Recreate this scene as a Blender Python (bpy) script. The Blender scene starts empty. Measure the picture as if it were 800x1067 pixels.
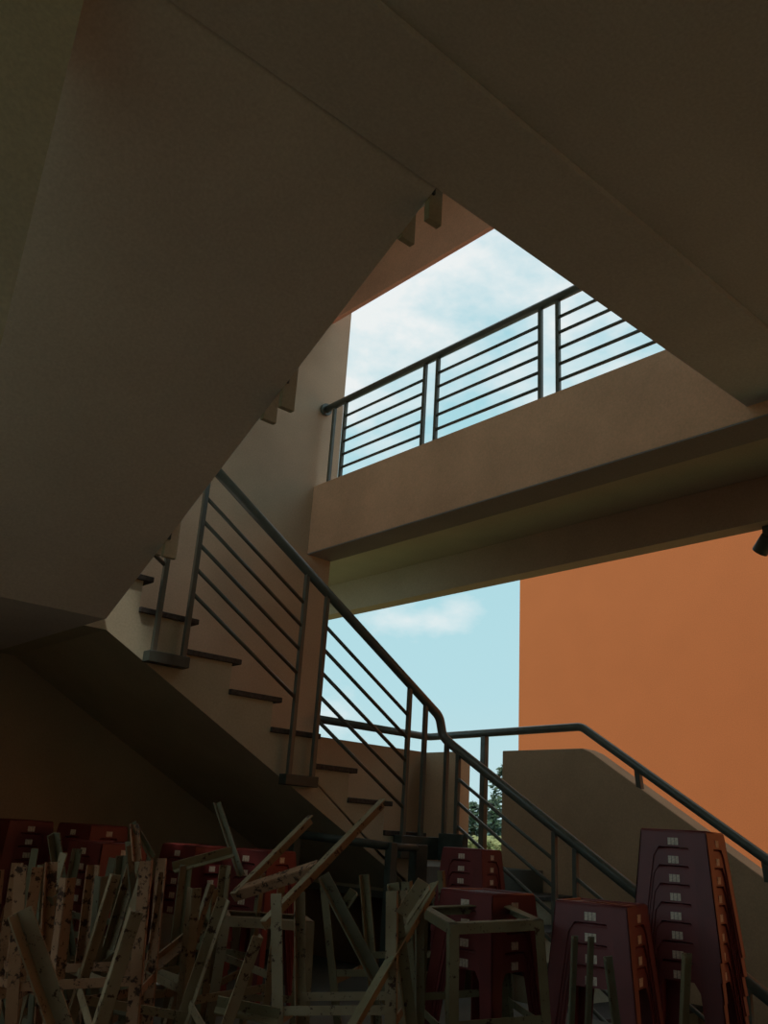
import bpy, bmesh, math, random
from mathutils import Vector, Matrix, Euler
SC = bpy.context.scene
COL = SC.collection
EYE = 1.45                                   # eye height above the ground floor
RND = random.Random(7)

# ------------------------------------------------------------------ camera
F_PX = 918.3106813362431
RT = Vector((0.7569245, -0.6502293, 0.0)); UPV = Vector((0, 0, 1)); FW = Vector((0.6, 0.7, 0.34))
pitch, roll, yaw = math.radians(20.07633721), math.radians(3.74443485), math.radians(49.3694636)
FW = Vector((math.cos(yaw)*math.cos(pitch), math.sin(yaw)*math.cos(pitch), math.sin(pitch)))
r0 = Vector((math.sin(yaw), -math.cos(yaw), 0)); u0 = r0.cross(FW)
RT = math.cos(roll)*r0 + math.sin(roll)*u0
UPV = -math.sin(roll)*r0 + math.cos(roll)*u0
cd = bpy.data.cameras.new('camera'); cam = bpy.data.objects.new('camera', cd); COL.objects.link(cam)
M = Matrix.Identity(4)
for i in range(3):
    M[i][0] = RT[i]; M[i][1] = UPV[i]; M[i][2] = -FW[i]
M[2][3] = EYE
cam.matrix_world = M
cd.sensor_fit = 'HORIZONTAL'; cd.sensor_width = 36.0; cd.lens = F_PX/800*36.0
cd.clip_start = 0.05; cd.clip_end = 500
SC.camera = cam

# ------------------------------------------------------------------ helpers
def tag(o, label=None, cat=None, group=None, kind=None):
    if label: o['label'] = label
    if cat: o['category'] = cat
    if group: o['group'] = group
    if kind: o['kind'] = kind
    return o

def empty(name, loc=(0, 0, 0), label=None, cat=None, group=None):
    o = bpy.data.objects.new(name, None); COL.objects.link(o); o.location = loc
    return tag(o, label, cat, group)

class MB:
    """collects shapes in eye-relative metres (z = 0 at eye height unless dz = 0) and links ONE mesh object"""
    def __init__(s, dz=EYE):
        s.bm = bmesh.new(); s.dz = dz
    def v(s, p): return s.bm.verts.new((p[0], p[1], p[2]+s.dz))
    def box(s, x0, x1, y0, y1, z0, z1):
        V = [s.v((x, y, z)) for z in (z0, z1) for y in (y0, y1) for x in (x0, x1)]
        for f in ((0,2,3,1),(4,5,7,6),(0,1,5,4),(2,6,7,3),(0,4,6,2),(1,3,7,5)):
            s.bm.faces.new([V[i] for i in f])
        return s
    def prism(s, poly, axis, lo, hi):
        """poly: 2D points; axis 'x' -> (y,z) polygon, 'y' -> (x,z), 'z' -> (x,y)"""
        def P(a, b, t): return {'x': (t, a, b), 'y': (a, t, b), 'z': (a, b, t)}[axis]
        A = [s.v(P(a, b, lo)) for a, b in poly]; B = [s.v(P(a, b, hi)) for a, b in poly]
        s.bm.faces.new(A); s.bm.faces.new(B[::-1])
        n = len(poly)
        for i in range(n):
            s.bm.faces.new((A[i], B[i], B[(i+1) % n], A[(i+1) % n]))
        return s
    def bar(s, p, q, w, h, side=None):
        """rectangular bar p->q; side = direction of width"""
        p, q = Vector(p), Vector(q); d = (q-p).normalized()
        a = Vector(side) if side else (Vector((0, 0, 1)).cross(d) if abs(d.z) < .95 else Vector((1, 0, 0)))
        a = (a - d*a.dot(d)).normalized(); b = d.cross(a)
        V = []
        for c in (p, q):
            for sa, sb in ((-1,-1),(1,-1),(1,1),(-1,1)):
                V.append(s.v(c + a*(sa*w/2) + b*(sb*h/2)))
        for f in ((3,2,1,0),(4,5,6,7),(0,1,5,4),(1,2,6,5),(2,3,7,6),(3,0,4,7)):
            s.bm.faces.new([V[i] for i in f])
        return s
    def tube(s, pts, r, n=14, caps=True):
        pts = [Vector(p) for p in pts]; rings = []; prev = None
        for i, p in enumerate(pts):
            if i == 0: d = pts[1]-p
            elif i == len(pts)-1: d = p-pts[i-1]
            else: d = (p-pts[i-1]).normalized() + (pts[i+1]-p).normalized()
            d.normalize()
            if prev is None:
                a = d.orthogonal().normalized()
            else:
                a = (prev - d*prev.dot(d)).normalized()
            prev = a; b = d.cross(a)
            rr = r[i] if isinstance(r, (list, tuple)) else r
            rings.append([s.v(p + (a*math.cos(t) + b*math.sin(t))*rr) for t in [2*math.pi*k/n for k in range(n)]])
        for A, B in zip(rings, rings[1:]):
            for k in range(n):
                f = s.bm.faces.new((A[k], A[(k+1) % n], B[(k+1) % n], B[k])); f.smooth = True
        if caps:
            s.bm.faces.new(rings[0][::-1]); s.bm.faces.new(rings[-1])
        return s
    def build(s, name, mat, parent=None, bevel=0.0, seg=2):
        bmesh.ops.recalc_face_normals(s.bm, faces=s.bm.faces)
        me = bpy.data.meshes.new(name); s.bm.to_mesh(me); s.bm.free()
        me.materials.append(mat)
        o = bpy.data.objects.new(name, me); COL.objects.link(o)
        if parent: o.parent = parent; o.matrix_parent_inverse = Matrix.Translation(parent.location).inverted() if parent.location.length else Matrix()
        if bevel:
            b = o.modifiers.new('bevel', 'BEVEL'); b.width = bevel; b.segments = seg; b.limit_method = 'ANGLE'
        return o

def smooth_path(pts, it=3):
    """Chaikin corner cutting that keeps the ends"""
    P = [Vector(p) for p in pts]
    for _ in range(it):
        Q = [P[0]]
        for a, b in zip(P, P[1:]):
            Q += [a*.75+b*.25, a*.25+b*.75]
        Q.append(P[-1]); P = Q
    return P

def fillet(pts, r, n=6):
    P = [Vector(p) for p in pts]; out = [P[0]]
    for a, b, c in zip(P, P[1:], P[2:]):
        d1, d2 = (a-b), (c-b); t = min(r, d1.length*.49, d2.length*.49)
        s, e = b+d1.normalized()*t, b+d2.normalized()*t
        for k in range(n+1):
            u = k/n; out.append(s*(1-u)**2 + b*2*u*(1-u) + e*u*u)
    out.append(P[-1]); return out

# ------------------------------------------------------------------ materials
def nodes(name):
    m = bpy.data.materials.new(name); m.use_nodes = True
    nt = m.node_tree; bs = nt.nodes['Principled BSDF']
    return m, nt, bs

def noise(nt, scale, detail=4, rough=.55, coord='Object', stretch=None):
    tc = nt.nodes.new('ShaderNodeTexCoord'); n = nt.nodes.new('ShaderNodeTexNoise')
    n.inputs['Scale'].default_value = scale; n.inputs['Detail'].default_value = detail; n.inputs['Roughness'].default_value = rough
    if stretch:
        mp = nt.nodes.new('ShaderNodeMapping'); mp.inputs['Scale'].default_value = stretch
        nt.links.new(tc.outputs[coord], mp.inputs[0]); nt.links.new(mp.outputs[0], n.inputs['Vector'])
    else:
        nt.links.new(tc.outputs[coord], n.inputs['Vector'])
    return n

def ramp(nt, src, stops):
    r = nt.nodes.new('ShaderNodeValToRGB'); e = r.color_ramp.elements
    e[0].position, e[0].color = stops[0][0], (*stops[0][1], 1)
    e[1].position, e[1].color = stops[-1][0], (*stops[-1][1], 1)
    for p, c in stops[1:-1]:
        x = e.new(p); x.color = (*c, 1)
    nt.links.new(src, r.inputs[0]); return r

def render_mat(name, c, var=.12, rough=.9, bump=.15, grain=90):
    """painted cement render: soft mottling plus a fine sandy bump"""
    m, nt, bs = nodes(name)
    n = noise(nt, 2.2, 6)
    lo = tuple(x*(1-var) for x in c); hi = tuple(min(1, x*(1+var)) for x in c)
    r = ramp(nt, n.outputs['Fac'], [(.3, lo), (.7, hi)])
    g = noise(nt, grain, 3)
    mx = nt.nodes.new('ShaderNodeMixRGB'); mx.blend_type = 'MULTIPLY'; mx.inputs[0].default_value = .5
    gr = ramp(nt, g.outputs['Fac'], [(.3, (.72, .72, .72)), (.7, (1, 1, 1))])
    nt.links.new(r.outputs[0], mx.inputs[1]); nt.links.new(gr.outputs[0], mx.inputs[2])
    nt.links.new(mx.outputs[0], bs.inputs['Base Color'])
    bs.inputs['Roughness'].default_value = rough; bs.inputs['Specular IOR Level'].default_value = .25
    b = nt.nodes.new('ShaderNodeBump'); b.inputs['Strength'].default_value = bump; b.inputs['Distance'].default_value = .004
    nt.links.new(g.outputs['Fac'], b.inputs['Height']); nt.links.new(b.outputs[0], bs.inputs['Normal'])
    return m

def plain(name, c, rough=.5, metal=0, var=.15, scale=14, spec=.5):
    m, nt, bs = nodes(name)
    n = noise(nt, scale, 5)
    r = ramp(nt, n.outputs['Fac'], [(.35, tuple(x*(1-var) for x in c)), (.65, tuple(min(1, x*(1+var)) for x in c))])
    nt.links.new(r.outputs[0], bs.inputs['Base Color'])
    bs.inputs['Roughness'].default_value = rough; bs.inputs['Metallic'].default_value = metal
    bs.inputs['Specular IOR Level'].default_value = spec
    return m

def rusty(name, paint, seed=0.0, cover=.56):
    """chipped cream paint over rust"""
    m, nt, bs = nodes(name)
    n = noise(nt, 38, 7, .72); n.noise_dimensions = '4D'; n.inputs['W'].default_value = seed
    r = ramp(nt, n.outputs['Fac'], [(.0, paint), (cover-.02, paint), (cover+.02, (.07, .028, .014)), (1, (.022, .012, .008))])
    n2 = noise(nt, 6, 4); n2.noise_dimensions = '4D'; n2.inputs['W'].default_value = seed+3
    tint = ramp(nt, n2.outputs['Fac'], [(.35, (.55, .42, .30)), (.6, (1, 1, 1))])
    mx = nt.nodes.new('ShaderNodeMixRGB'); mx.blend_type = 'MULTIPLY'; mx.inputs[0].default_value = .7
    nt.links.new(r.outputs[0], mx.inputs[1]); nt.links.new(tint.outputs[0], mx.inputs[2])
    nt.links.new(mx.outputs[0], bs.inputs['Base Color'])
    bs.inputs['Roughness'].default_value = .7
    b = nt.nodes.new('ShaderNodeBump'); b.inputs['Strength'].default_value = .4; b.inputs['Distance'].default_value = .002
    nt.links.new(n.outputs['Fac'], b.inputs['Height']); nt.links.new(b.outputs[0], bs.inputs['Normal'])
    return m

M_WALL = render_mat('beige_render', (.60, .47, .34))
M_SOFFIT = render_mat('soffit_paint', (.75, .75, .73), var=.07)
M_PIER = render_mat('pier_paint', (.72, .69, .50), var=.07)
M_SHADE = render_mat('shaded_soffit', (.30, .29, .28), var=.07)  # shade under the girder put into the colour
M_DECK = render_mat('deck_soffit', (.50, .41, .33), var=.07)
M_BRIDGE = render_mat('ochre_render', (.80, .46, .28))
M_PINK = render_mat('salmon_render', (.80, .44, .31))
M_OUT = render_mat('parapet_render', (.50, .33, .20))
M_ORANGE = render_mat('orange_render', (.66, .195, .065), var=.025)
M_STAIR = render_mat('stair_render', (.52, .48, .35))
M_FLOOR = render_mat('cement_floor', (.17, .18, .16))
M_GROUND = plain('ground', (.15, .16, .07), 1.0, scale=.6, spec=0)
M_TREAD = plain('dark_tread', (.055, .05, .045), .7, scale=60, var=.4)
M_STEEL = plain('grey_green_steel', (.10, .11, .09), .28, 0, .12)
M_DARKSTEEL = plain('dark_green_steel', (.05, .065, .055), .5, 0, .2)
M_RED = plain('red_plastic', (.19, .035, .034), .42, 0, .12, 8)
M_LABEL = plain('label_plastic', (.75, .62, .50), .6, 0, .25, 120)
RUST = [rusty('chipped_paint_%s' % n, c, i*7.3, cv) for i, (n, c, cv) in enumerate(
    [('cream', (.36, .28, .17), .58), ('olive', (.27, .24, .14), .60), ('buff', (.46, .26, .15), .55), ('grey', (.22, .21, .14), .62)])]  # buff paint also carries the orange light on the legs
M_LEAF = plain('leaf', (.035, .07, .03), .6, 0, .5, 3)
M_BARK = plain('bark', (.09, .07, .05), .9)
M_HILL = plain('far_hill', (.10, .17, .15), .95, 0, .2, .1)

# ------------------------------------------------------------------ setting
GZ = -EYE                        # ground floor, eye-relative
PL = -.745                       # raised storage floor
LEFT_WALL_TOP = .5
YW, XE = 5.2, 3.95               # far wall plane and its free end
tag(MB().box(-2.7, 5.2, -3.0, 5.2, GZ-.15, GZ).build('floor', M_FLOOR), kind='structure')
tag(MB().box(.3, 3.88, 1.15, YW, GZ, PL).build('floor_raised', M_FLOOR), kind='structure')
tag(MB().box(-2.9, XE, YW, YW+.2, GZ, 4.55).build('wall_far', M_WALL), kind='structure')
tag(MB().box(-2.9, -2.7, -3.0, YW, GZ, LEFT_WALL_TOP).build('wall_left_unseen', M_WALL), kind='structure')  # out of view, height set to limit light from the left
tag(MB().box(-2.9, 5.2, -3.2, -3.0, GZ, 4.55).build('wall_rear_unseen', M_WALL), kind='structure')  # out of view, put in to shut off light from behind
YD = 1.737                       # edge of the floor above
tag(MB().box(.08, .29, 3.3, YW, GZ, 2.3).build('wall_light_block', M_WALL), kind='structure')  # added out of sight to keep left light from under the stairs
tag(MB().box(-2.7, .428, YD, YD+.22, GZ, 4.55).build('wall_pier', M_PIER), kind='structure')
tag(MB().box(.428, 3.727, YD-.375, YD, 2.024, 2.5).build('ceiling_beam', M_SOFFIT), kind='structure')
tag(MB().box(-4.3, 3.722, -3.0, YD-.376, 2.05, 2.5).build('ceiling', M_SOFFIT), kind='structure')  # carried out of view past the left wall as an overhang against sun
rf = MB().box(.4, 3.765, -3.2, 5.4, 4.55, 4.75); rf.box(-4.3, .4, -3.2, YD, 4.55, 4.75)  # unseen slab, opening and overhang shaped to admit skylight and stop sun
tag(rf.build('roof_unseen', M_SOFFIT), kind='structure')
g = MB().box(-80, 80, -80, 80, GZ-.35, GZ-.16).build('ground', M_GROUND); tag(g, kind='structure')

# ------------------------------------------------------------------ stairs
def stair(name, label, axis, start, sign, z_top, riser, going, n, cross, soffit, end_pts, mat):
    pass

# flight B: along X, its side faces the viewer (plane Y = 4)
fb = empty('stair_flight', (2.8, 4.6, PL+EYE), 'beige concrete stair flight with dark treads, rising to the left behind the slanted railing', 'staircase')
G, RS = .2826, .1590
bx0, bz0 = 1.888, .952                          # back edge and top of the first tread in view
tops = []
k = -1
pts = [(1.30, 1.111), (1.605, 1.111)]
xs = [(bx0 + G*i, bz0 - RS*i) for i in range(-1, 7)]     # tread back edges going down
pts = [(1.63, 1.111)]
for i in range(0, 7):
    x, z = bx0 + G*i, bz0 - RS*i
    pts += [(x, z+RS), (x, z)]
pts += [(bx0+G*7, -.002), (bx0+G*7, -.16), (bx0+G*7, -.32), (3.90, -.32)]
pts += [(1.74, .835), (1.63, .835)]
MB().prism(pts, 'y', 4.0, YW-.002).build('stair_slab', M_STAIR, fb)
for i in range(-1, 7):
    x, z = bx0 + G*i, bz0 - RS*i
    if i == -1: x0, x1 = 1.70, bx0+.05
    else: x0, x1 = x+.001, x+G+.05
    MB().box(x0, x1, 3.985, YW-.003, z, z+.028).build('tread', M_TREAD, fb, .004)

# landing 2 (left, above) and flight C overhead
lt = tag(MB().box(.292, 1.628, 3.772, YW-.002, .835, 1.111).build('stair_landing', M_SOFFIT), 'small upper landing slab at the far left where both dark flights meet', 'landing')
fc = empty('stair_flight', (1.0, 3.0, .9+EYE), 'big dark sloping flight seen from below, filling the upper left', 'staircase')
n, cz0 = 9, 1.111
cg = (3.77-YD)/8; cr = (2.5-1.111)/9
sl = .5895
pts = [(3.77, .835)]
zs = .835 + sl*(3.77-YD)
pts += [(YD+.001, zs), (YD+.001, 2.5)]
for i in range(8):
    y = YD + cg*(i)
    z = 2.5 - cr*(i+1)
    pts += [(y+.002, z)] if i == 0 else [(y, z)]
    pts += [(y+cg, z)]
pts[-1] = (3.77, 1.111+.0)
MB().prism(pts, 'x', .43, 1.63).build('stair_slab', M_SOFFIT, fc)
for i in range(8):
    y = YD + cg*i; z = 2.5 - cr*(i+1)
    MB().box(.44, 1.655, y-.035+.04, y+cg-.003, z+.001, z+.03).build('tread', M_TREAD, fc, .004)

# landing 1 and flight A going down toward the right
l1 = tag(MB().box(bx0+G*7+.002, 5.03, 4.0, YW, -.36, -.16).build('stair_landing', M_FLOOR), 'half-height landing slab behind the railing corner, left of the low wall', 'landing')
fa = empty('stair_flight', (4.5, 3.0, 0), 'lower stair flight dropping to the right between the railing and the low wall', 'staircase')
RA, GA = (-.16-GZ)/8, .27
pts = [(4.0, -.36), (4.0, -.16-RA)]
for i in range(7):
    pts += [(4.0-GA*(i+1), -.16-RA*(i+1)), (4.0-GA*(i+1), -.16-RA*(i+2))]
pts[-1] = (4.0-GA*7, GZ)
pts += [(4.0-GA*7+.4, GZ)]
MB().prism(pts, 'x', 4.0, 5.026).build('stair_slab', M_STAIR, fa)
for i in range(7):
    MB().box(4.0-.01, 5.028, 4.0-GA*(i+1)-.04, 4.0-GA*i-.001, -.16-RA*(i+1), -.16-RA*(i+1)+.028).build('tread', M_TREAD, fa, .004)

# parapets of landing 1, low wall of flight A
tag(MB().box(XE+.002, 5.03, YW, YW+.15, GZ, .636).build('parapet_wall', M_OUT), 'low parapet at the back of the landing, behind the slanted bars', 'parapet')
tag(MB().prism([(4.372, GZ), (YW+.15, GZ), (YW+.15, .63), (4.825, .63), (4.825, -.17), (4.372, -.17)], 'x', 5.03, 5.18).build('parapet_wall', M_OUT), 'short brown parapet stub left of the narrow gap with trees', 'parapet')
pts = [(4.37, GZ), (4.37, .625), (3.67, .625), (3.60, .597)]
y1 = 1.0; s_ = (.597-(-.10))/(3.60-2.475)
pts += [(y1, .597-s_*(3.60-y1)), (y1, GZ)]
tag(MB().prism(pts, 'x', 5.03, 5.18).build('parapet_wall', M_OUT, None, .006), 'brown stair wall with flat then sloping top in front of the orange building', 'parapet')

# bridge across
br = empty('walkway', (4.4, 3.0, 1.95+EYE), 'beige concrete walkway crossing under the upper sky opening', 'walkway')
MB().box(3.727, 3.955, -2.99, YW-.002, 1.956, 2.50).build('front_girder', M_BRIDGE, br)
MB().box(3.729, 3.957, -2.99, YW-.002, 1.948, 1.956).build('shade_strip', M_SHADE, br)  # thin dark strip standing in for shade on the girder's bottom
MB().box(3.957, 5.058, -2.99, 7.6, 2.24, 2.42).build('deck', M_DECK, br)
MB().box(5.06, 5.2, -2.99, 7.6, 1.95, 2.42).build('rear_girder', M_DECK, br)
ub = empty('walkway', (4.4, 3.0, 3.98+EYE), 'salmon underside edge of the higher walkway above the sky opening', 'walkway')
MB().box(3.727, 3.765, -2.99, YW-.002, 3.98, 4.54).build('front_girder', M_PINK, ub)

# orange building
ob = empty('building', (9, 2, GZ+EYE), 'orange rendered building standing beyond the low stair wall', 'building')
MB().box(9.0, 17, -14, 7.55, GZ-.16, 5.2).build('wall', M_ORANGE, ob)
MB().box(8.95, 17.1, -14.1, 7.6, 5.2, 5.32).build('coping', M_OUT, ob)

# ------------------------------------------------------------------ railings
def post(parent, x, y, z0, z1, w=.026):
    return MB().box(x-w/2, x+w/2, y-w/2, y+w/2, z0, z1).build('post', M_STEEL, parent, .003)

RY = 3.955                                     # railing plane just proud of the flight's side
sB = (1.768-.755)/(2.242-3.905)
def zB(x): return 1.755 + sB*(x-2.242)
rb = empty('stair_railing', (3.0, RY, 0.24+EYE), 'slanted steel railing in front of the beige flight, kinking down beside the low wall', 'railing')
path = [(1.35, RY, zB(1.35)), (3.958, RY, zB(3.958)), (3.984, RY-.008, .592), (3.985, 3.86, .535), (3.985, 1.95, .535-.574*(3.86-1.95))]
MB().tube(fillet(path, .04), .028).build('handrail', M_STEEL, rb)
for x0, x1 in ((1.975, 2.14), (2.85, 3.006), (3.695, 3.835)):
    zb = {1.975: .735, 2.85: .235, 3.695: -.03}[x0]
    for x in (x0, x1):
        post(rb, x, RY, zb, zB(x)-.02)
    if x0 < 3: MB().box(x0-.03, x1+.03, RY-.022, 3.998, zb-.02, zb+.035).build('bracket', M_DARKSTEEL, rb, .003)
for (xa, xb) in ((2.14, 2.85), (3.006, 3.695)):
    for k in range(5):
        d = .19 + .132*k
        MB().tube([(xa, RY, zB(xa)-d), (xb, RY, zB(xb)-d)], .0105, 10).build('rail_bar', M_STEEL, rb)
for (xa, xb) in ((1.36, 1.975),):
    for k in range(5):
        d = .19 + .132*k
        MB().tube([(xa, RY, zB(xa)-d), (xb, RY, zB(xb)-d)], .0105, 10).build('rail_bar', M_STEEL, rb)
MB().box(3.66, 3.99, RY-.03, 3.998, -.12, .005).build('bracket', M_DARKSTEEL, rb, .004)
AX = 3.975
def zA(y): return .535-.574*(3.86-y)
MB().box(AX-.03, AX+.02, 3.72, RY-.04, -.12, .03).build('bracket', M_DARKSTEEL, rb, .004)
for y, zb in ((3.90, 0), (3.80, 0), (3.085, -.50), (2.952, -.50), (2.2, -.95), (2.07, -.95)):
    post(rb, AX, y, zb, zA(y)-.02 if y < 3.86 else .56)
for (ya, yb) in ((3.80, 3.085), (2.952, 2.2)):
    for k in range(5):
        d = .16 + .132*k
        MB().tube([(AX, ya, zA(ya)-d), (AX, yb, zA(yb)-d)], .0105, 10).build('rail_bar', M_STEEL, rb)
for ya, yb in ((3.085, 2.952), (2.2, 2.07)):
    MB().box(AX-.025, AX+.023, yb-.04, ya+.04, zA(ya)-1.02, zA(ya)-.94).build('bracket', M_DARKSTEEL, rb, .003)

# flight C's railing: only the feet of its posts show past the dark edge
rc = empty('stair_railing', (1.7, 3.0, 1.2+EYE), 'railing feet sticking out as pale teeth past the dark sloping flight', 'railing')
def zC(y): return .835 + sl*(3.77-y)
for ya, yb, za, zb_ in ((1.785, 1.915, 1.927, 1.922), (2.545, 2.66, 1.488, 1.474), (3.32, 3.455, 1.045, 1.088)):
    for y, z in ((ya, za), (yb, zb_)):
        MB().box(1.632, 1.692, y-.012, y+.012, z, zC(y)+1.05).build('post', M_STAIR, rc, .002)
    MB().box(1.631, 1.650, ya-.02, yb+.02, zC(yb)+.10, zC(yb)+.16).build('bracket', M_DARKSTEEL, rc)
MB().tube([(1.666, 3.6, zC(3.6)+1.05), (1.666, YD+.05, zC(YD)+1.02)], .028).build('handrail', M_STEEL, rc)

# landing railing
rl = empty('landing_railing', (5.03, 4.5, -.16+EYE), 'plain green-grey handrail round the landing and down above the sloping low wall', 'railing')
p = [(XE+.01, 5.13, .748), (5.02, 5.13, .748), (5.02, 3.665, .765), (5.02, 1.4, .765-.63*(3.665-1.4))]
p[0] = (XE-.05, 5.13, .748)
MB().tube(fillet(p, .035), .028).build('handrail', M_STEEL, rl)
MB().box(5.0, 5.045, 4.515, 4.56, -.16, .73).build('post', M_STEEL, rl, .003)
for y in (3.247, 2.466):
    zt = .765-.63*(3.665-y)
    MB().bar((5.05, y, zt-.14), (5.025, y, zt), .034, .034).build('post', M_STEEL, rl)

# bridge railing
ru = empty('walkway_railing', (3.79, 3.0, 2.5+EYE), 'horizontal-bar steel railing on the walkway against the sky', 'railing')
UX = 3.765
MB().tube([(UX, YW-.015, 3.175), (UX, -2.9, 3.175)], .028).build('handrail', M_STEEL, ru)
MB().tube([(UX, YW-.03, 3.175), (UX, YW-.002, 3.175)], .05, 18).build('end_cap', M_STEEL, ru)
ups = [(5.066, 4.926), (4.038, 3.911), (3.011, 2.877), (1.98, 1.85), (.95, .82), (-.08, -.21)]
for a, b in ups:
    post(ru, UX, a, 2.50, 3.15); post(ru, UX, b, 2.50, 3.15)
for (a, b), (c, d) in zip(ups, ups[1:]):
    for z in (3.032, 2.924, 2.815, 2.706, 2.598):
        MB().tube([(UX, b, z), (UX, c, z)], .0105, 10).build('rail_bar', M_STEEL, ru)

# dark tubular fitting of unknown use, right edge under the bridge
ft = empty('tube_fitting', (5.2, 2.40, 1.9+EYE), 'dark round fitting fixed under the walkway at the right edge', 'lamp')
MB().tube([(5.17, 2.345, 1.885), (5.20, 2.425, 1.805)], [.045, .05], 18).build('fitting_body', M_DARKSTEEL, ft, .004)
MB().box(5.14, 5.19, 2.29, 2.37, 1.87, 1.949).build('bracket', M_DARKSTEEL, ft, .003)

# ------------------------------------------------------------------ plastic stools
def pix(px, py, dep):
    d = RT*((px-400)/F_PX) - UPV*((py-533.5)/F_PX) + FW
    return d*dep

SH, ST, SB, SW = .40, .115, .152, .0042       # height, half top, half bottom, wall thickness
def stool_meshes():
    bm = MB(0)
    def hw(z): return SB + (ST-SB)*z/SH
    # seat with a slightly domed rim
    bm.box(-ST, ST, -ST, ST, SH-.006, SH)
    for k in range(4):
        a = k*math.pi/2; c, s = math.cos(a), math.sin(a)
        def Q(u, w, z):                        # u along the side, w outward
            return (c*w - s*u, s*w + c*u, z)
        zt, za = SH-.006, SH-.052
        # apron, two legs tapering outward, sharing one outline with an arched opening
        L = .050
        outl = [(-hw(0), 0), (-hw(0)+L*.8, 0), (-hw(za)+L, za-.03), (-hw(za)+L+.02, za), (hw(za)-L-.02, za), (hw(za)-L, za-.03), (hw(0)-L*.8, 0), (hw(0), 0), (hw(zt), zt), (-hw(zt), zt)]
        def add(off):
            return [bm.v(Q(u, hw(z)-off, z)) for u, z in outl]
        A, B = add(0), add(SW)
        quads = [(0,1,2,9),(2,3,9),(3,4,8,9),(4,5,8),(5,6,7,8)]
        for q in quads:
            bm.bm.faces.new([A[i] for i in q]); bm.bm.faces.new([B[i] for i in reversed(q)])
        n = len(outl)
        for i in range(n):
            bm.bm.faces.new((A[i], B[i], B[(i+1) % n], A[(i+1) % n]))
    body = bm
    return body
stool_body = stool_meshes().build('body', M_RED, None)
def lab_mesh(k):
    b = MB(0); z = SH-.034; a = k*math.pi/2; c, s = math.cos(a), math.sin(a)
    w = SB + (ST-SB)*z/SH + .0006
    def Q(u, ww, zz): return Vector((c*ww - s*u, s*ww + c*u, zz))
    for j in range(3):                          # three little raised blocks, an unreadable embossed mark
        u = (j-1)*.0125
        b.bar(Q(u-.0055, w, z), Q(u+.0055, w, z), .0012, .024, Q(0, 1, 0)-Q(0, 0, 0))
    return b
stool_labels = [lab_mesh(k).build('maker_label', M_LABEL, None) for k in (0, 1, 2, 3)]
seat_rim = MB(0)
for r_ in (ST-.006,):
    seat_rim.tube([(r_, r_, SH), (-r_, r_, SH), (-r_, -r_, SH), (r_, -r_, SH), (r_, r_, SH)], .006, 8, False)
for j in range(6):
    seat_rim.bar((-.07, -.06+j*.024, SH+.001), (.07, -.06+j*.024, SH+.001), .006, .003)
seat_rim = seat_rim.build('seat', M_RED, None)
protos = [stool_body, seat_rim] + stool_labels

STEP = .06
def stack(px, py, dep, n, yaw, labels, group, small=False):
    c = pix(px, py, dep)
    for i in range(n):
        r = empty('plastic_stool', (c.x, c.y, PL + STEP*i + EYE), labels[i] if i < len(labels) else labels[-1], 'stool', group)
        r.rotation_euler = (0, 0, yaw + RND.uniform(-.012, .012))
        for pz in protos:
            o = pz.copy(); COL.objects.link(o); o.parent = r
ORD = ['lowest', 'second from the bottom', 'third from the bottom', 'fourth from the bottom', 'fifth from the bottom', 'sixth from the bottom', 'seventh from the bottom', 'topmost']
def labs(n, where):
    out = []
    for i in range(n):
        w = 'topmost' if i == n-1 else ORD[i]
        out.append('red plastic stool, %s of the %s' % (w, where))
    return out
stack(711, 868, 3.20, 8, .24, labs(8, 'tall stack by the low wall'), 'stools in the tall right stack')
stack(627, 945, 2.85, 4, .31, labs(4, 'shorter stack beside the tall stack'), 'stools in the short right stack')
stack(492, 886, 4.7, 6, .25, labs(6, 'dim stack behind the railing corner'), 'stools under the railing corner')
stack(508, 934, 3.05, 4, .05, labs(4, 'stack behind the square frame'), 'stools behind the square frame')
stack(22, 853, 4.4, 6, .12, labs(6, 'dark stack at the far left'), 'stools at the far left')
stack(96, 870, 4.3, 6, .3, labs(6, 'dim stack second from the left edge'), 'stools second from the left edge')
stack(112, 884, 3.75, 5, .2, labs(5, 'brighter red stack behind the leftmost legs'), 'stools behind the leftmost legs')
stack(205, 886, 4.2, 5, .2, labs(5, 'almost black stack under the flight'), 'stools under the flight')
stack(272, 893, 4.1, 5, .35, labs(5, 'almost black stack beneath the leaning frame'), 'stools beneath the leaning frame')
for o in protos: bpy.data.objects.remove(o)

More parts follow.
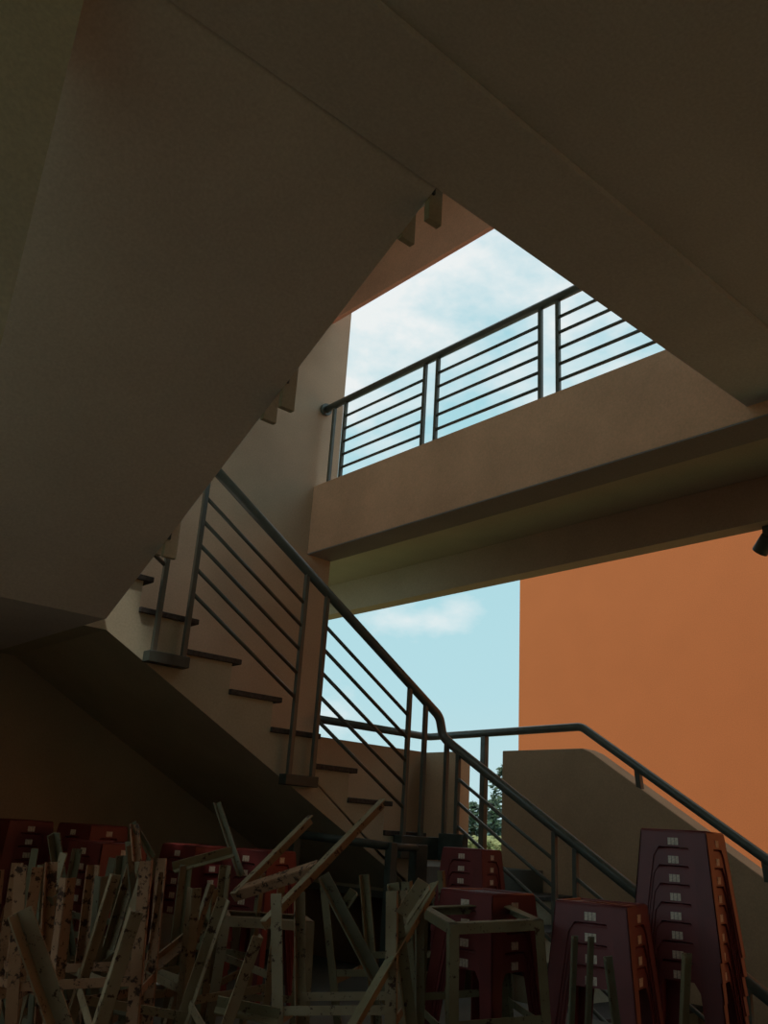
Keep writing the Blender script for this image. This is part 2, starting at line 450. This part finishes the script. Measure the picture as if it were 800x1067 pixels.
# ------------------------------------------------------------------ rusty stool frames
H_, T_, L_ = .15, .17, .58
def angle_bar(mb, p, q, ia, ib, w=.028, t=.004):
    """L-section p->q with flanges toward ia and ib"""
    p, q, ia, ib = map(Vector, (p, q, ia, ib))
    mb.bar(p + ia*w/2, q + ia*w/2, w, t, ia)
    mb.bar(p + ib*w/2, q + ib*w/2, w, t, ib)
def frame_protos():
    P = []
    cs = [(1, 1), (-1, 1), (-1, -1), (1, -1)]
    ring = MB(0)
    for (a, b), (c, d) in zip(cs, cs[1:]+cs[:1]):
        inn = -Vector((a+c, b+d, 0)).normalized()
        angle_bar(ring, (a*H_, b*H_, 0), (c*H_, d*H_, 0), inn, (0, 0, 1))
    P.append(('top_ring', ring))
    for a, b in cs:
        m = MB(0); angle_bar(m, (a*H_, b*H_, .0), (a*T_, b*T_, L_), (-a, 0, 0), (0, -b, 0)); P.append(('leg', m))
    for s in (-1, 1):
        m = MB(0); h = .27; w = H_ + (T_-H_)*h/L_
        m.bar((-w, s*(w-.004), h), (w, s*(w-.004), h), .022, .004, (0, 0, 1)); P.append(('stretcher', m))
    for s in (-1, 1):
        m = MB(0); h = .30; w = H_ + (T_-H_)*h/L_
        m.bar((s*(w-.004), -w, h), (s*(w-.004), w, h), .022, .004, (0, 0, 1)); P.append(('stretcher', m))
    return [(n, m.build(n, RUST[0], None).data) for n, m in P]
FP = frame_protos()
for o in [o for o in COL.objects if o.data in [d for _, d in FP]]: bpy.data.objects.remove(o)
FPM = []
for rm in RUST:
    row = []
    for n, d in FP:
        e = d.copy(); e.materials.clear(); e.materials.append(rm); row.append((n, e))
    FPM.append(row)
def frame(loc, rot, label, mat=0):
    r = empty('stool_frame', (loc[0], loc[1], loc[2]+EYE), label, 'metal frame', 'rusty steel stool frames in the pile')
    r.rotation_euler = Euler(rot, 'XYZ')
    for n, d in FPM[mat]:
        o = bpy.data.objects.new(n, d); COL.objects.link(o); o.parent = r
FR = [
((0.961,2.769,-0.735),(-0.024,-0.061,-0.199),'upturned rusty frame with the thick chipped leg nearest the left edge',2),
((1.452,3.017,-0.661),(-0.040,0.470,3.528),'thin-legged frame half hidden behind the leaning leg at bottom left',3),
((1.234,2.646,-0.732),(-0.012,-0.053,-6.072),'upturned frame with the straight rust-spotted leg right of the bottom left corner',2),
((1.332,2.737,-0.717),(0.149,0.061,0.402),'upturned frame with a long pale leg slanting down to the left',0),
((1.506,2.989,-0.727),(-0.034,0.108,3.344),'upturned frame with dull legs just behind the long pale slanting leg',3),
((1.205,2.446,-0.696),(0.091,-0.009,4.091),'upturned frame with the orange-lit speckled upright leg',2),
((1.810,2.973,-0.744),(0.055,-0.139,0.452),'upturned frame with slim olive legs behind the orange-lit leg',1),
((1.679,2.687,-0.734),(-0.077,0.074,3.166),'upturned frame with short buff leg tips left of the tilted frame',0),
((1.228,2.327,-0.764),(0.183,0.164,6.041),'upturned frame with a broad leg slanting down below the tilted frame',0),
((1.771,2.065,-0.738),(-0.085,0.040,0.731),'upturned frame with the tall straight double leg in the middle of the pile',0),
((2.392,2.526,-0.720),(-0.114,-0.098,0.416),'upturned frame with a leg seen between the crossing diagonal bars',1),
((1.600,3.485,-0.715),(0.007,-0.040,2.247),'dim upturned frame in front of the far left stools',3),
((2.292,2.077,-0.216),(3.064,0.075,2.671),'upright frame showing its open square top right of the pile',1),
((1.92,2.72,-0.285),(3.16,-0.011,2.6),'upright frame with a ragged top rail left of the tall double leg',0),
]
for a in FR: frame(*a)

# loose bars
def loose(pa, da, pb, db, label, mat=0, w=.028):
    m = MB(0)
    a, b = pix(*pa, da), pix(*pb, db)
    if pb[1] > 1080: b = a + (b-a)*((PL+.008-a.z)/(b.z-a.z))      # stands on the raised floor
    elif pb[1] > 1040 and pa[1] < 1000: b = a + (b-a)*((PL+.008-a.z)/(b.z-a.z))
    c = (a+b)/2; d = (b-a).normalized()
    side = d.cross(FW).normalized(); dn = d.cross(side).normalized()
    angle_bar(m, a-c, b-c, side, dn, w)
    o = m.build('angle_bar', RUST[mat]); o.location = c + Vector((0, 0, EYE))
    tag(o, label, 'metal bar', 'loose steel bars in the pile')
# a tilted trestle: two long legs and one cross bar
tr_a = (pix(321, 850, 3.0), pix(240, 931, 2.75)); tr_b = (pix(396, 833, 2.85), pix(271, 960, 2.45))
tr = empty('stool_frame', tr_a[1] + Vector((0, 0, EYE)), 'tilted broken frame on top of the pile, two long legs pointing up right', 'metal frame')
def on_root(m, name, mat):
    o = m.build(name, mat, None); o.parent = tr; o.location = (0, 0, 0); return o
O_ = tr_a[1]
wd = (tr_b[1]-tr_b[0]).normalized(); xb = tr_b[0] + (tr_b[1]-tr_b[0])*.585
cx = (xb-O_).normalized(); nn = wd.cross(cx).normalized()
if nn.dot(FW) > 0: nn = -nn
for p_, q_ in (tr_a, tr_b):
    dd = (q_-p_).normalized(); sd_ = nn.cross(dd).normalized()
    m = MB(0); angle_bar(m, p_-O_, q_-O_, sd_ if sd_.z > 0 else -sd_, -nn, .030); on_root(m, 'leg', RUST[0])
m = MB(0); angle_bar(m, Vector((0, 0, 0)) + cx*.004, xb-O_, (nn.cross(cx)).normalized(), -nn, .030); on_root(m, 'cross_bar', RUST[2])
loose((180, 907), 3.0, (242, 890), 3.1, 'short olive bar lying level between the leg tips, left of the tilted frame', 1)
loose((225, 838), 3.3, (250, 914), 3.1, 'dark bar leaning left above the tilted frame, under the flight', 3, .02)
loose((138, 860), 2.6, (141, 898), 2.55, 'rusty strap standing on the tip of the long pale leg', 2, .02)
loose((137, 858), 2.6, (158, 894), 2.6, 'thin dark strap running down right from the rusty strap', 3, .014)
loose((150, 1012), 2.5, (216, 958), 2.9, 'buff bar slanting up right between the orange-lit leg and its neighbours', 0)
loose((424, 957), 2.3, (447, 922), 2.3, 'chunky split bar end beside the bracketed railing post', 0, .034)
loose((355, 955), 2.7, (372, 930), 2.7, 'short flattened bar end poking up left of a diagonal bar', 1, .026)
loose((225, 1049), 2.2, (290, 1062), 2.2, 'pale bar lying level at the bottom below the ragged top rail', 1)

loose((448, 921), 2.6, (340, 1105), 2.0, 'long diagonal bar rising right to the bracketed railing post', 1, .032)
loose((404, 921), 2.4, (427, 1100), 2.3, 'straight olive bar standing between the diagonal bars and the square frame', 1, .030)
loose((333, 914), 2.7, (403, 1048), 2.6, 'dull bar slanting down right from behind the double leg', 3, .032)
loose((433, 941), 2.5, (433, 1100), 2.4, 'dark upright bar touching the left leg of the square frame', 3, .024)
loose((17, 951), 1.9, (66, 1090), 1.85, 'thick dark bar leaning right across the bottom left corner', 0, .036)
loose((596, 975), 2.25, (591, 1100), 2.25, 'thin greenish bar before the shorter red stack, left of its twin', 3, .015)
loose((613, 976), 2.25, (608, 1100), 2.25, 'thin greenish bar before the shorter red stack, right of its twin', 3, .015)
loose((629, 997), 2.3, (642, 1100), 2.3, 'wider grey-green bar before the side of the shorter red stack', 3, .022)
loose((711, 993), 2.5, (706, 1110), 2.5, 'pale green bar standing before the tall red stack', 1, .026)

# dark desk frame below the landing
dk = empty('desk_frame', (3.4, 3.75, PL+EYE), 'dark green desk frame standing in front of the landing below the bracketed posts', 'desk')
a, b = pix(308, 869, 4.72), pix(408, 882, 4.62)
zt = (a.z+b.z)/2
MB().tube([(a.x, a.y, a.z), (b.x, b.y, b.z)], .022, 12).build('top_rail', M_DARKSTEEL, dk)
for (q, nm) in ((a, 'leg'), (b, 'leg')):
    MB().box(q.x-.024, q.x+.024, q.y-.024, q.y+.024, PL, q.z+.02).build('leg', M_DARKSTEEL, dk, .004)
a2, b2 = pix(318, 866, 5.0), pix(436, 884, 4.9)
for q in (b2,):
    MB().box(q.x-.045, q.x+.045, q.y-.03, q.y+.03, PL, q.z+.02).build('leg', M_DARKSTEEL, dk, .004)
MB().tube([(b.x, b.y, b.z), (b2.x, b2.y, b2.z)], .02, 12).build('side_rail', M_DARKSTEEL, dk)

# ------------------------------------------------------------------ trees and hills outside
def tree(px, py_top, dist, spread, label, seed):
    rr = random.Random(seed)
    c = pix(px, 850, dist); top = pix(px, py_top, dist).z
    g0 = GZ-.16
    root = empty('tree', (c.x, c.y, g0+EYE), label, 'tree', 'trees beyond the stair gap')
    MB().tube([(c.x, c.y, g0), (c.x+.05, c.y, (g0+top)*.5), (c.x, c.y+.05, top*.9)], [.14, .10, .04], 8).build('trunk', M_BARK, root)
    m = MB()
    h = top-g0
    for _ in range(260):
        t = rr.random(); z = g0 + h*(.58+.42*t); w = spread*(math.sin(math.pi*min(1, .15+t*.85)))**.6
        a, q = rr.uniform(0, 6.283), math.sqrt(rr.random())
        p = Vector((c.x+math.cos(a)*w*q, c.y+math.sin(a)*w*q, z))
        d = Vector((rr.gauss(0, 1), rr.gauss(0, 1), rr.gauss(0, .7))).normalized(); e = d.orthogonal().normalized()
        l = rr.uniform(.12, .24)
        V = [m.v(p - d*l), m.v(p + e*l*.4), m.v(p + d*l), m.v(p - e*l*.4)]
        m.bm.faces.new(V)
    m.build('crown', M_LEAF, root)
tree(493, 836, 40, .55, 'small dark tree in the gap, left of the landing post', 1)
tree(514, 832, 42, .55, 'small tree in the gap, right of the landing post', 2)
tree(525, 795, 36, .6, 'taller tree mostly hidden by the low wall, top showing in the gap', 4)
def hedge(y_top, y_bot, dist, n, mat, label, seed, leaf):
    hm = MB(); rr = random.Random(seed)
    for _ in range(n):
        c = pix(470 + 70*rr.random(), y_top + (y_bot-y_top)*rr.random()**1.1 + 2*math.sin(rr.random()*6), dist)
        x = c + Vector((rr.uniform(-1, 1), rr.uniform(-1, 1), 0))
        d = Vector((rr.gauss(0, 1), rr.gauss(0, 1), rr.gauss(0, 1))).normalized(); e = d.orthogonal().normalized(); l = leaf*rr.uniform(.6, 1.2)
        hm.bm.faces.new([hm.v(x - d*l), hm.v(x + e*l*.5), hm.v(x + d*l), hm.v(x - e*l*.5)])
    a_, b_ = pix(468, 870, dist), pix(542, 870, dist)
    top = pix(505, y_top+4, dist).z
    hm.bar((a_.x, a_.y, (GZ-.16+top)/2), (b_.x, b_.y, (GZ-.16+top)/2), .9, top-GZ+.16)
    tag(hm.build('hedge', mat), label, 'hedge')
M_REED = plain('pale_reeds', (.24, .26, .11), .9, 0, .3, 4)
hedge(858, 900, 56, 3000, M_HILL, 'distant teal hedge seen through the narrow gap beside the low wall', 3, .3)
hedge(874, 912, 32, 1500, M_REED, 'pale green strip of bushes low in the narrow gap beside the low wall', 5, .16)

# ------------------------------------------------------------------ sky and sun
w = bpy.data.worlds.new('World'); SC.world = w; w.use_nodes = True
nt = w.node_tree; bg = nt.nodes['Background']
tc = nt.nodes.new('ShaderNodeTexCoord')
sep = nt.nodes.new('ShaderNodeSeparateXYZ'); nt.links.new(tc.outputs['Generated'], sep.inputs[0])
base = ramp(nt, sep.outputs['Z'], [(.0, (.56, .74, .76)), (.15, (.46, .72, .78)), (.45, (.40, .69, .76)), (1, (.28, .55, .70))])
mp = nt.nodes.new('ShaderNodeMapping'); mp.inputs['Scale'].default_value = (1, 1, 1.8); nt.links.new(tc.outputs['Generated'], mp.inputs[0])
cn = nt.nodes.new('ShaderNodeTexNoise'); cn.inputs['Scale'].default_value = 4.2; cn.inputs['Detail'].default_value = 8; cn.inputs['Roughness'].default_value = .58
nt.links.new(mp.outputs[0], cn.inputs['Vector'])
# more cloud higher up
hi = nt.nodes.new('ShaderNodeMapRange'); hi.inputs[1].default_value = .25; hi.inputs[2].default_value = .55; hi.inputs[3].default_value = -.10; hi.inputs[4].default_value = .08
nt.links.new(sep.outputs['Z'], hi.inputs[0])
ad = nt.nodes.new('ShaderNodeMath'); ad.operation = 'ADD'; nt.links.new(cn.outputs['Fac'], ad.inputs[0]); nt.links.new(hi.outputs[0], ad.inputs[1])
# one soft cloud low in the opening under the walkway
cdir = pix(425, 648, 1).normalized()
dist = nt.nodes.new('ShaderNodeVectorMath'); dist.operation = 'SUBTRACT'; nt.links.new(tc.outputs['Generated'], dist.inputs[0]); dist.inputs[1].default_value = cdir
sc_ = nt.nodes.new('ShaderNodeVectorMath'); sc_.operation = 'MULTIPLY'; nt.links.new(dist.outputs[0], sc_.inputs[0]); sc_.inputs[1].default_value = (1, 1, 2.6)
ln = nt.nodes.new('ShaderNodeVectorMath'); ln.operation = 'LENGTH'; nt.links.new(sc_.outputs[0], ln.inputs[0])
mr = nt.nodes.new('ShaderNodeMapRange'); mr.inputs[1].default_value = .0; mr.inputs[2].default_value = .13; mr.inputs[3].default_value = .24; mr.inputs[4].default_value = 0
nt.links.new(ln.outputs['Value'], mr.inputs[0])
ad2 = nt.nodes.new('ShaderNodeMath'); ad2.operation = 'ADD'; nt.links.new(ad.outputs[0], ad2.inputs[0]); nt.links.new(mr.outputs[0], ad2.inputs[1])
cr_ = ramp(nt, ad2.outputs[0], [(.47, (0, 0, 0)), (.66, (1, 1, 1))])
mx = nt.nodes.new('ShaderNodeMixRGB'); nt.links.new(cr_.outputs[0], mx.inputs[0]); nt.links.new(base.outputs[0], mx.inputs[1]); mx.inputs[2].default_value = (.84, .88, .88, 1)
nt.links.new(mx.outputs[0], bg.inputs['Color']); bg.inputs['Strength'].default_value = 1.0

sd = bpy.data.lights.new('sun', 'SUN'); sd.energy = 2.2; sd.angle = math.radians(2); sd.color = (1, .93, .82)
so = bpy.data.objects.new('sun', sd); COL.objects.link(so)
sdir = Vector((-.42, -.25, 1.0)).normalized()          # toward the sun
so.rotation_euler = sdir.to_track_quat('Z', 'Y').to_euler()
so.location = (0, 0, 20)

SC.view_settings.view_transform = 'Standard'; SC.view_settings.look = 'None'
SC.view_settings.exposure = 0; SC.view_settings.gamma = 1
SC.view_settings.use_curve_mapping = False
